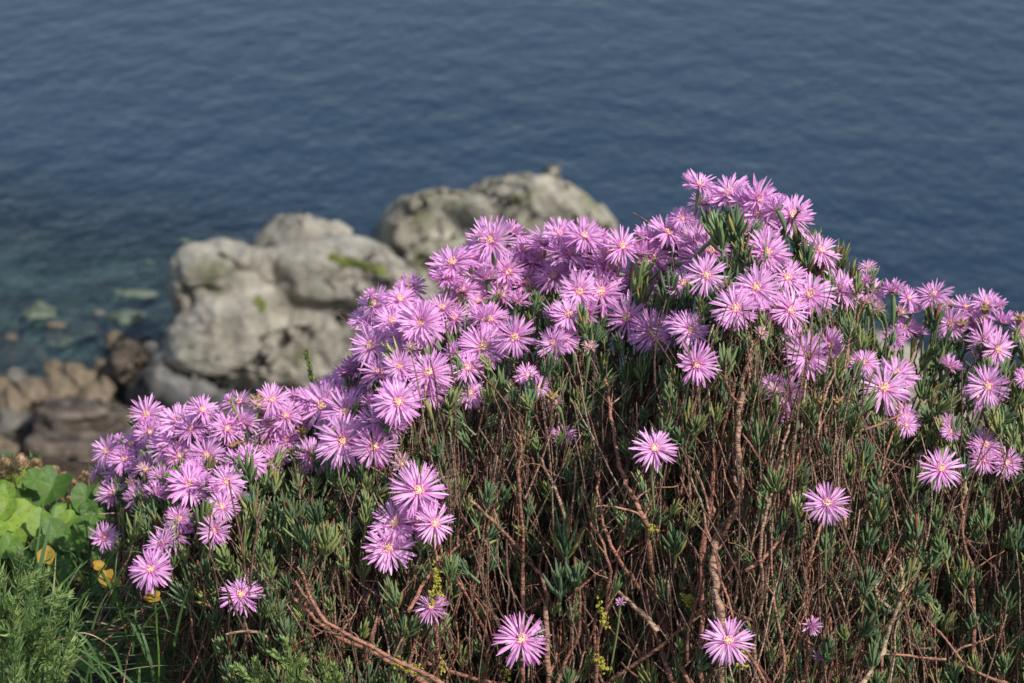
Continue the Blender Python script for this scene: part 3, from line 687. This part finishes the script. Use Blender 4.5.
for i in range(4):
    npm = sum(1 for q in PROM if bush_of(q[0]) == i)
    for k in range(96-npm):
        px, py = sample(i); py = min(py, 690); px = min(px, 1035)
        if px < left_edge(py)+6: px = left_edge(py)+10
        place_tuft(i, px, py, random.uniform(-.012, .008))
    mb = MB()
    for k in range([650, 1000, 1000, 1150][i]):
        px, py = sample(i, random.random() < .8)
        off = random.choice([random.uniform(.0, .03), random.uniform(.02, .14), random.uniform(.02, .22)])
        if py-Tp(px) < 60: off += random.choice([0, .1, .2])*random.random()
        pyy = py + off*180
        p = P(px, pyy, front(px, py)+off)
        v, f, c = TMarr[random.randrange(12)]
        n = np.array([random.gauss(0, .35), random.gauss(-.15, .3), 1.0])
        cc = c.copy(); cc[:, 0] = np.clip(cc[:, 0]+random.uniform(-.3, .4), 0, .99)
        mb.add((v*random.uniform(.75, 1.3))@rotm(n, random.uniform(0, 6.28)).T+p, f, cc)
        if random.random() < .3: TIPS.append((i, p, n))
    o = link('foliage', mb.mesh('foliage', [M['leaf']], origin=tuple(bushes[i].location)), bushes[i]); o['kind'] = 'stuff'

# ------------------------------------------------------------------ stems and twigs
def wander(p0, d0, ln, seg, wob, pull=None, pw=.0):
    pts = [np.array(p0, float)]; d = np.array(d0, float); d /= np.linalg.norm(d)
    for k in range(seg):
        d = d+rng.normal(0, wob, 3)
        if pull is not None: d = d+(pull-pts[-1])*pw
        d /= np.linalg.norm(d); pts.append(pts[-1]+d*ln/seg)
    return pts
def stem_path(px, py, off, ln, seg=9):
    p = P(px, py, front(px, py)+off); d = np.array([random.gauss(0, .30), random.uniform(-.15, .12), -1.0])
    return wander(p, d, ln, seg, .13)
HS = [ # stems one can pick out, traced where they stand
 [(694, 690), (652, 611), (650, 551), (645, 520), (635, 498), (622, 478), (612, 420), (606, 380)],
 [(701, 690), (701, 605), (703, 536), (713, 515), (712, 480), (724, 430), (735, 377)],
 [(721, 690), (721, 611), (712, 566), (718, 530), (739, 510), (742, 480), (736, 440), (740, 400), (750, 355)],
 [(548, 690), (547, 608), (545, 578), (520, 550), (498, 525), (470, 500)],
 [(674, 690), (650, 614), (640, 585), (618, 560), (600, 520), (596, 470)],
 [(430, 688), (404, 668), (382, 657), (349, 641), (324, 629), (300, 605), (285, 590)],
 [(858, 690), (885, 646), (894, 611), (903, 590), (902, 572), (896, 556)],
 [(893, 612), (880, 600), (873, 588), (885, 570), (892, 552)],
 [(715, 547), (730, 525), (741, 500), (735, 470), (733, 442), (748, 395), (752, 340)],
 [(522, 690), (525, 600), (521, 520), (519, 460), (523, 420)],
 [(438, 690), (434, 600), (437, 560), (432, 530)],
 [(600, 690), (596, 640), (612, 590), (608, 560), (590, 520)],
 [(760, 690), (752, 640), (765, 590), (757, 540), (775, 480), (790, 420)],
 [(800, 690), (812, 640), (800, 590), (815, 545), (822, 520)],
 [(480, 690), (492, 650), (470, 600), (452, 570), (440, 545)],
 [(973, 683), (975, 600), (970, 560), (960, 520), (965, 480)],
 [(310, 470), (306, 430), (258, 400)], [(262, 470), (262, 440), (256, 402)], [(300, 500), (302, 470), (302, 435)],
 [(500, 330), (497, 285), (491, 248)], [(518, 262), (505, 285), (499, 300)], [(840, 400), (850, 340), (866, 300)], [(815, 440), (830, 380), (852, 330)], [(895, 430), (905, 380), (925, 320)], [(880, 470), (900, 410), (915, 370)],
]
def chaikin(p):
    p = [np.array(a, float) for a in p]
    q = [p[0]]
    for a, b in zip(p[:-1], p[1:]): q += [a*.75+b*.25, a*.25+b*.75]
    return q+[p[-1]]
for k, hl in enumerate(HS):
    pts2 = chaikin(chaikin(hl)); n = len(pts2)
    pts = [P(x+random.gauss(0, 1.3), y, front(x, min(y, 690)) - .008 + .008*math.sin(j*.35+k) + random.gauss(0, .0012)) for j, (x, y) in enumerate(pts2)]
    r0 = [.0030, .0026, .0042, .0026, .0024, .0028, .0027, .0018][k] if k < 8 else (.0022 if k < 16 else .0011)
    i = bush_of(hl[0][0] if k > 8 else hl[len(hl)//2][0]); b = bushes[i]; mb = MB()
    radii = np.linspace(r0, r0*.45, n)*(1+rng.uniform(-.16, .2, n))
    v, f, c = tube(pts, radii, 8, 1.0 if k in (6, 7) else [.55, .45, .8, .7, .5][k % 5]); mb.add(v, f[:, :4], c)
    for s_ in range(7 if k < 16 else 2):
        j = random.randrange(2, n-1); q = wander(pts[j], [random.gauss(0, .6), random.uniform(-.1, .2), .9], random.uniform(.015, .05), 7, .16)
        v, f, c = tube(q, np.linspace(radii[j]*.5, radii[j]*.2, len(q)), 5, random.uniform(.3, .8)); mb.add(v, f, c)
    link('stem', mb.mesh('stem', [M['stem']], origin=tuple(b.location)), b)
for i in range(4):
    b = bushes[i]; nb = [45, 60, 74, 60][i]
    for k in range(nb):
        px, py = sample(i, False); py = min(max(py, Tp(px)+15), 620)
        pts = stem_path(px, py, random.uniform(-.012, .04)+(.035 if py < Tp(px)+130 else 0), random.uniform(.10, .24), 14)
        mb = MB(); r = random.choice([.0009, .0012, .0016, .0024])*random.uniform(.9, 1.2)
        v, f, c = tube(pts, np.linspace(r*.5, r, len(pts)), 5, random.random()); mb.add(v, f, c)
        if random.random() < .7:
            j = random.randrange(3, 7); q = wander(pts[j], [random.gauss(0, .6), -.05, 1.0], random.uniform(.03, .08), 7, .15)
            v, f, c = tube(q, np.linspace(r*.8, r*.4, len(q)), 5, random.random()); mb.add(v, f, c)
        link('stem', mb.mesh('stem', [M['stem']], origin=tuple(b.location)), b)
    mb = MB()
    for (j, p, n) in TIPS:
        if j != i: continue
        pts = wander(p-np.array([0, 0, .002]), [random.gauss(0, .25)-n[0]*.5, random.uniform(0, .3), -1.0], random.uniform(.05, .16), 6, .14)
        v, f, c = tube(pts, [.0008]*6+[.0013], 4, random.uniform(.2, .8)); mb.add(v, f, c)
    for k in range([500, 1000, 1250, 900][i]):
        px, py = sample(i, False)
        if py < Tp(px)+45: continue
        off = random.choice([random.uniform(-.005, .03), random.uniform(.0, .12)])
        if py < Tp(px)+130: off = abs(off)+.035
        p = P(px, py, front(px, py)+off); up_ = random.choice([1, 1, -1]) if py > Tp(px)+190 else -1
        if random.random() < .86: d = [random.gauss(0, .22), random.gauss(0, .2), up_]; ln = random.uniform(.05, .17)
        else: d = rng.normal(0, 1, 3); ln = random.uniform(.015, .05)
        pts = wander(p, d, ln, 7, .085)
        r = random.uniform(.0004, .0013)
        v, f, c = tube(pts, np.linspace(r, r*.6, len(pts)), 4, random.random()**1.3); mb.add(v, f, c)
    for k in range([700, 1800, 2400, 1700][i]):
        px, py = sample(i, False)
        if py < Tp(px)+70: continue
        p = P(px, py, front(px, py)+random.uniform(0, .09)); d = rng.normal(0, 1, 3); d[2] = d[2]*.6-.6; d /= np.linalg.norm(d)
        v, f, c = leaf_geo(p, d, np.array([0, 0, 1.0]), random.uniform(.004, .009), random.uniform(.0009, .002), random.uniform(.1, .9), 2); mb.add(v, f, c)
    o = link('twigs', mb.mesh('twigs', [M['twig']], origin=tuple(b.location)), b); o['kind'] = 'stuff'

# lichen, seed capsules
def lichen(px, py, dx, dy, n, off=-.02):
    b = bushes[bush_of(px)]; bm = bmesh.new()
    n = n*3
    for k in range(n):
        t = k/max(1, n-1)*.8+random.uniform(0, .2); q = P(px+dx*t+random.gauss(0, 2.2), py+dy*t+random.gauss(0, 2.2), front(px, py)+off+random.uniform(-.003, .001))
        r = bmesh.ops.create_icosphere(bm, subdivisions=1, radius=random.uniform(.0006, .0017), matrix=Matrix.Translation(Vector(q)-b.location))
        for v in r['verts']: v.co += Vector(rng.normal(0, .0005, 3))
    me = bpy.data.meshes.new('lichen'); bm.to_mesh(me); bm.free(); me.materials.append(M['lichen'])
    link('lichen', me, b)
for a in [(392, 661, 30, 12, 34), (682, 592, 14, 18, 22), (435, 565, 3, 36, 20), (594, 655, 14, 16, 16), (652, 525, 4, 8, 6), (745, 650, -2, 20, 8), (600, 600, 6, 30, 12), (441, 655, 1, 20, 8), (503, 665, 8, 14, 8), (428, 590, 4, 12, 6)]:
    lichen(*a)
def capsule(px, py, s=1.0):
    b = bushes[bush_of(px)]; q = P(px, py, front(px, py)-.02); mb = MB()
    v, f, c = tube([(0, 0, -.03), (0, 0, -.006), (0, 0, -.003), (0, 0, .001), (0, 0, .003), (0, 0, .0025)], [.0008, .0009, .0028, .0042, .0036, .0012], 8, .2); mb.add(v, f, c)
    for k in range(5):
        a = 6.283*k/5+.3; d = np.array([math.cos(a), math.sin(a), .3])
        v, f, c = tube([d*.002, d*.005+np.array([0, 0, .002]), d*.0075+np.array([0, 0, .004])], [.0014, .0016, .0003], 4, .9); mb.add(v, f, c)
    for k in range(10):
        a = random.uniform(0, 6.28); d = np.array([math.cos(a)*.4, math.sin(a)*.4, 1]); v, f, c = tube([(0, 0, .002), d*.006], [.0004, .0002], 4, .8); mb.add(v, f, c)
    link('seed_capsule', mb.mesh('seed_capsule', [M['capsule']]), b, tuple(q-np.array(b.location)), quat_to((random.gauss(0, .2), -.3, 1)), s*.72)
for a in [(257, 402, 1.5), (302, 432, 1.2), (239, 443, 1.2), (232, 446, 1), (517, 262, 1.2), (945, 305, 1.5), (938, 302, 1.3), (962, 325, 1.2), (985, 310, 1.2), (552, 398, 1.3), (1020, 320, 1.3), (838, 402, 1), (820, 402, 1)]:
    capsule(*a)

# ------------------------------------------------------------------ broad-leaved creeper
def broadleaf(w, tone, mat, seed):
    rs = np.random.default_rng(seed); mb = MB(); rings = 6; sd = 26; Vv = [(0, 0, 0)]*1; Cc = []
    V_ = []; cup = rs.uniform(-.25, .3); fold = rs.uniform(.2, .75)
    for i in range(rings+1):
        t = i/rings
        for j in range(sd):
            a = 6.283*j/sd; lob = 1-.42*math.exp(-((a-math.pi)/.38)**2)+.05*math.cos(a*2)+.24*math.exp(-(min(a, 6.283-a)/.38)**2)
            r = w*.5*t*lob*(1+.03*math.sin(a*5+seed)); x = r*math.cos(a); y = r*math.sin(a)*.92
            z = cup*r*r/w*1.6 + fold*abs(y)*.5 + .02*w*math.sin(a*6+seed)*t*t
            V_.append((x, y, z)); vein = max(0, 1-abs(((a/6.283*9) % 1)-.5)*-1-1) if False else (1 if j % 4 == 0 else 0)*.7*(1-t*.6)
            Cc.append((tone, vein, 0))
    F_ = []
    for i in range(rings):
        for j in range(sd): k = (j+1) % sd; F_.append((i*sd+j, i*sd+k, (i+1)*sd+k, (i+1)*sd+j))
    mb.add(V_, F_, np.array(Cc))
    return mb
q0 = P(60, 600, 2.2)
bp = thing('creeping_plant', 'low creeper with shiny rounded bright green leaves and a few yellowed ones at lower left', 'plant', (q0[0], 2.3, ground_z(q0[0], 2.3)))
random.seed(11)
BLV = [(random.uniform(-30, 124), random.uniform(486, 556), random.uniform(16, 28), random.choice([.15, .4, .6, .8])) for k_ in range(34)] + [(17, 480, 30, .8), (19, 492, 22, .7), (3, 489, 24, .7), (29, 502, 24, .7), (21, 519, 42, 1.0), (15, 540, 26, .95), (67, 518, 30, .75), (52, 488, 42, .35), (86, 497, 30, .3), (57, 534, 28, .45), (90, 524, 30, .4),  # leaf tones carry shade: some leaves coloured darker as if shadowed
 (76, 545, 24, .5), (107, 512, 28, .55), (40, 527, 24, .9), (119, 516, 22, .5), (35, 480, 24, .5), (5, 508, 26, .85), (108, 490, 22, .3), (-14, 500, 34, .9), (-20, 480, 30, .6), (-35, 515, 36, .8),
 (120, 560, 28, .3), (145, 548, 24, .25), (100, 585, 28, .3), (60, 565, 26, .3), (172, 603, 30, .4), (138, 590, 30, .25), (110, 640, 32, .25), (165, 640, 30, .2), (200, 655, 30, .2), (150, 672, 34, .2), (90, 660, 28, .25), (130, 615, 26, .2), (185, 625, 26, .3), (20, 560, 26, .5), (215, 680, 26, .2),  # low leaves coloured dark for the shade around them
 (46, 557, 19, 'y'), (106, 576, 17, 'y'), (98, 566, 12, 'y'), (154, 597, 15, 'y'), (114, 583, 12, 'y')]
for k, (x, y, w_, t_) in enumerate(BLV):
    yel = t_ == 'y'; Y = (2.45 if not yel else 2.2)-(y-480)*.0024+random.uniform(-.04, .03)
    p = P(x, y, Y); mt = M['yellow_leaf'] if yel else M['broad']
    me = broadleaf(w_/2296*Y*1.2, .5 if yel else max(0, min(1, t_+random.uniform(-.08, .08))), mt, k).mesh('leaf', [mt])
    n = np.array([random.gauss(.1, .25), random.gauss(-.75, .25), 1.0])
    lf = link('leaf', me, bp, tuple(p-np.array(bp.location)), quat_to(n, random.uniform(0, 6.28)))
    if yel: lf['label'] = 'yellowed leaf'
    mb = MB(); v, f, c = tube(wander(p-np.array([0, 0, .001]), [random.gauss(0, .3), .2, -1], .09, 5, .1), .0011, 5, .4); mb.add(v, f, c)
    link('leaf_stalk', mb.mesh('leaf_stalk', [M['broad']], origin=tuple(bp.location)), bp)

# ------------------------------------------------------------------ feathery plants, seed heads, grass
def shoot(mb, pts, leaf=.012, dens=3, rad=.0012, tone=.5, wl=.0011, taper=True):
    pts = np.array(pts); v, f, c = tube(pts, np.linspace(rad, rad*.4, len(pts)), 4, tone*.6); mb.add(v, f, c)
    L_ = len(pts)
    for i in range(1, L_):
        t = pts[i]-pts[i-1]; t /= np.linalg.norm(t)+1e-9
        for k in range(dens):
            s = random.random(); base = pts[i-1]*(1-s)+pts[i]*s; r = rng.normal(0, 1, 3); r -= t*np.dot(r, t); r /= np.linalg.norm(r)
            d = r*.8+t*.75; l_ = leaf*random.uniform(.6, 1.2)*(1-.35*i/L_)
            a = base; b = base+d*l_*.5; e = base+(d*.8+t*.4)*l_
            w_ = np.cross(d, rng.normal(0, 1, 3)); w_ /= np.linalg.norm(w_)+1e-9; w_ *= wl
            mb.add([a-w_*.5, a+w_*.5, b+w_, b-w_], [(0, 1, 2, 3)], (min(1, max(0, tone+random.uniform(-.3, .4))), 0, 0))
            mb.add([b-w_, b+w_, e+w_*.15, e-w_*.15], [(0, 1, 2, 3)], (min(1, max(0, tone+random.uniform(-.2, .5))), 0, 0))
def bezier(a, b, c, n=14):
    a, b, c = map(np.array, (a, b, c)); return [a*(1-t)**2+b*2*t*(1-t)+c*t*t for t in np.linspace(0, 1, n)]
FP = [('soft green feathery plant at the bottom left corner of the photo', 12, 1.74, [((5, 780), (5, 640), (-4, 555)), ((12, 780), (10, 640), (22, 548)), ((15, 780), (30, 660), (45, 560)), ((8, 780), (20, 690), (12, 600)), ((0, 780), (-10, 690), (-20, 580)), ((10, 780), (40, 700), (38, 610)), ((3, 780), (12, 700), (28, 590)), ((0, 780), (0, 700), (5, 575)), ((6, 780), (24, 700), (18, 570)), ((12, 780), (34, 650), (30, 560))]),
      ('feathery plant leaning right, just right of the corner one', 50, 1.80, [((30, 780), (45, 690), (85, 602)), ((35, 780), (55, 700), (70, 640)), ((30, 780), (40, 720), (56, 618)), ((40, 780), (60, 720), (62, 665)), ((38, 780), (50, 720), (44, 640)), ((30, 780), (45, 680), (62, 590)), ((35, 780), (48, 700), (75, 618)), ((32, 780), (40, 700), (50, 600)), ((20, 780), (30, 710), (34, 650))])]
for lab, pxb, Y, cv in FP:
    q = P(pxb, 783, Y); th = thing('feathery_plant', lab, 'plant', q, 'feathery plants at lower left')
    for (a, b, c) in cv:
        mb = MB(); yj = Y+random.uniform(-.05, .05)
        pts = bezier(P(*a, yj), P(*b, yj), P(*c, yj-.02), 26)
        shoot(mb, pts, .015, 5, .0012, random.uniform(.3, .65), .00065)
        for s in range(3):
            j = random.randrange(8, 22); d = pts[j+1]-pts[j]; d /= np.linalg.norm(d); d = d+rng.normal(0, .4, 3)
            shoot(mb, wander(pts[j], d, random.uniform(.02, .045), 6, .06), .011, 8, .0008, random.uniform(.4, .8), .0009)
        link('shoot', mb.mesh('shoot', [M['feather']], origin=tuple(th.location)), th)
for lab, x, y, h, Y in [('pale green feathery sprig under the middle flowers at the bottom edge', 285, 640, 60, 1.80), ('taller pale green sprig at the bottom edge left of the lichen branch', 322, 655, 70, 1.80), ('short pale green sprig left of the others at the bottom edge', 256, 660, 50, 1.82), ('single fresh green shoot standing out against the left grey boulder', 306, 352, 46, 2.10)]:
    q = P(x, y+h, Y); th = thing('green_sprig', lab, 'plant', q, 'small green sprigs')
    single = y < 400
    mb = MB(); pts = bezier(P(x+10, y+h, Y), P(x+6, y+h*.5, Y), P(x, y, Y), 14); shoot(mb, pts, .009 if not single else .006, 12, .0012, .8, .0011)
    link('shoot', mb.mesh('shoot', [M['feather']], origin=tuple(th.location)), th)
    if not single:
        for s in range(3):
            mb = MB(); pts = bezier(P(x+10, y+h, Y), P(x+8+random.uniform(-12, 12), y+h*.5, Y), P(x+random.uniform(-22, 22), y+random.uniform(5, 25), Y), 14); shoot(mb, pts, .009, 10, .001, .75, .0011)
            link('shoot', mb.mesh('shoot', [M['feather']], origin=tuple(th.location)), th)

def seed_head(mb, p, s, ax):
    R_ = rotm(ax, random.uniform(0, 6))
    for k in range(46):
        t = k/46; a = k*2.4; el = t*1.45; r = s*.5*math.cos(el)**.7; z = s*(.1+.8*math.sin(el))
        b = np.array([r*math.cos(a)*.7, r*math.sin(a)*.7, z*.8]); d = np.array([math.cos(a)*math.cos(el)*.5, math.sin(a)*math.cos(el)*.5, .9])
        wv = np.array([-math.sin(a), math.cos(a), 0])*s*.11; e = b+d*s*.42
        m1 = (b+e)/2+np.array([math.cos(a), math.sin(a), 0])*s*.07
        V_ = np.array([b-wv*.6, b+wv*.6, m1+wv, m1-wv, e+wv*.15, e-wv*.15])@R_.T+p
        mb.add(V_, [(0, 1, 2, 3), (3, 2, 4, 5)], (random.random(), 0, 0))
q = P(25, 520, 2.5); sh1 = thing('dried_flower_plant', 'brown dried seed heads with feathery green tips at the left edge above the broad leaves', 'plant', (q[0], 2.55, ground_z(q[0], 2.55)), 'dried seed heads')
q = P(72, 520, 2.5); sh2 = thing('dried_flower_plant', 'small brown dried seed heads between the broad leaves and the pink flowers', 'plant', (q[0], 2.55, ground_z(q[0], 2.55)), 'dried seed heads')
for th, lst in ((sh1, [(9, 462, 11), (22, 464, 15), (34, 464, 12), (14, 472, 12), (28, 474, 10), (4, 474, 11), (38, 472, 9), (20, 456, 8)]), (sh2, [(57, 470, 9), (62, 476, 9), (75, 484, 10), (82, 480, 9), (88, 474, 9), (80, 488, 8), (70, 500, 8), (54, 476, 7)])):
    for (x, y, s) in lst:
        Y = 2.47+random.uniform(-.05, .05); p = P(x, y+s*.5, Y); mb = MB(); seed_head(mb, p, s*.00108*1.15, (random.gauss(0, .25), random.gauss(-.2, .2), 1))
        link('seed_head', mb.mesh('seed_head', [M['bract']], origin=tuple(th.location)), th)
        mb = MB(); v, f, c = tube(wander(p, [random.gauss(0, .15), .1, -1], .09, 5, .06), .0008, 4, .3); mb.add(v, f, c); link('stem', mb.mesh('stem', [M['bract']], origin=tuple(th.location)), th)
for (x, y) in [(6, 452), (38, 452), (0, 460), (30, 456), (47, 474), (-10, 458), (12, 455), (52, 480), (66, 474), (-20, 465), (90, 470)]:
    mb = MB(); Y = 2.5; shoot(mb, bezier(P(x+random.uniform(-8, 8), y+60, Y), P(x, y+30, Y), P(x, y, Y), 12), .010, 8, .0008, .4, .0008)
    th = sh1 if x < 45 else sh2
    link('shoot', mb.mesh('shoot', [M['feather']], origin=tuple(th.location)), th)

def blade(mb, a, b, c, w_, tone):
    pts = bezier(a, b, c, 12); n = len(pts); V_ = []; F_ = []
    for i, p in enumerate(pts):
        t = i/(n-1); ww = w_*(1-t**2.2)*.5+.0001; s = np.array([.85, .5, 0.1]); tt = pts[min(i+1, n-1)]-pts[max(0, i-1)]; s = s-tt*np.dot(s, tt)/(np.dot(tt, tt)+1e-9); s /= np.linalg.norm(s)
        up_ = np.cross(s, tt/(np.linalg.norm(tt)+1e-9))
        V_ += [p-s*ww+up_*ww*.3, p, p+s*ww+up_*ww*.3]
    for i in range(n-1):
        for j in (0, 1): k = i*3+j; F_.append((k, k+1, k+4, k+3))
    mb.add(V_, F_, (tone, 0, 0))
q = P(35, 640, 2.15); gt = thing('grass_clump', 'long grass blades standing up in front of the broad green leaves', 'grass clump', (q[0], 2.2, ground_z(q[0], 2.2)))
for k, (a, b, c, w_, t) in enumerate([((26, 650), (38, 560), (57, 500), .0058, .6), ((22, 650), (36, 560), (45, 492), .0034, .6), ((10, 640), (50, 590), (98, 552), .0045, .65), ((40, 650), (62, 590), (84, 560), .003, .5), ((60, 680), (90, 640), (150, 585), .004, .5), ((20, 640), (60, 620), (120, 560), .0035, .45), ((45, 660), (54, 600), (56, 552), .0025, .9)]):
    mb = MB(); Y = 1.98+random.uniform(-.03, .05); blade(mb, P(*a, Y), P(*b, Y), P(*c, Y+.03), w_, t)
    link('grass_blade', mb.mesh('grass_blade', [M['grass']], origin=tuple(gt.location)), gt)
mb = MB()
for k in range(300):
    px = random.uniform(-60, 260); py = random.uniform(560, 760)
    if px < 90 and py < 600 and random.random() < .5: continue
    Y = 2.08+random.uniform(-.15, .12)-(py-560)*.0006; a = P(px, py+20, Y); ln = random.uniform(20, 85); dx = random.gauss(0, 1)
    b = P(px+dx*ln*.4, py-ln*.5, Y-.01); c = P(px+dx*ln, py-ln*random.uniform(.1, .8), Y+random.uniform(-.03, .03))
    blade(mb, a, b, c, random.uniform(.0012, .0032), random.choice([.0, .1, .3, .5, .6]))
for k in range(60):
    px = random.uniform(60, 220); py = random.uniform(590, 700); Y = 2.0+random.uniform(-.08, .05); dx = random.uniform(30, 90)
    blade(mb, P(px, py, Y), P(px+dx*.5, py-random.uniform(-4, 10), Y), P(px+dx, py+random.uniform(-12, 12), Y), random.uniform(.0012, .002), random.choice([.5, .9, 1.0]))
o = link('grass', mb.mesh('grass', [M['grass']])); o['kind'] = 'stuff'
# dark low ground cover under the grass and down the brow of the slope
mb = MB()
for k in range(1500):
    px = random.uniform(-120, 260); py = random.uniform(500, 760)
    if px > left_edge(py)+60: continue
    Y = 2.55-(py-500)*.0016+random.uniform(-.05, .08); p = P(px, py, Y); gz = ground_z(p[0], p[1])
    p[2] = min(p[2], gz+.10); p[2] = max(p[2], gz+.005)
    me_v, me_f, me_c = np.array([(0, 0, 0), (.006, .004, .001), (.013, 0, 0), (.006, -.004, .001)]), np.array([(0, 1, 2, 3)]), None
    n = (random.gauss(0, .5), random.gauss(-.4, .4), 1); mb.add((me_v*random.uniform(.6, 1.3))@rotm(n, random.uniform(0, 6.28)).T+p, me_f, (random.uniform(0, .5), 0, 0))
o = link('ground_cover', mb.mesh('ground_cover', [M['broad']])); o['kind'] = 'stuff'
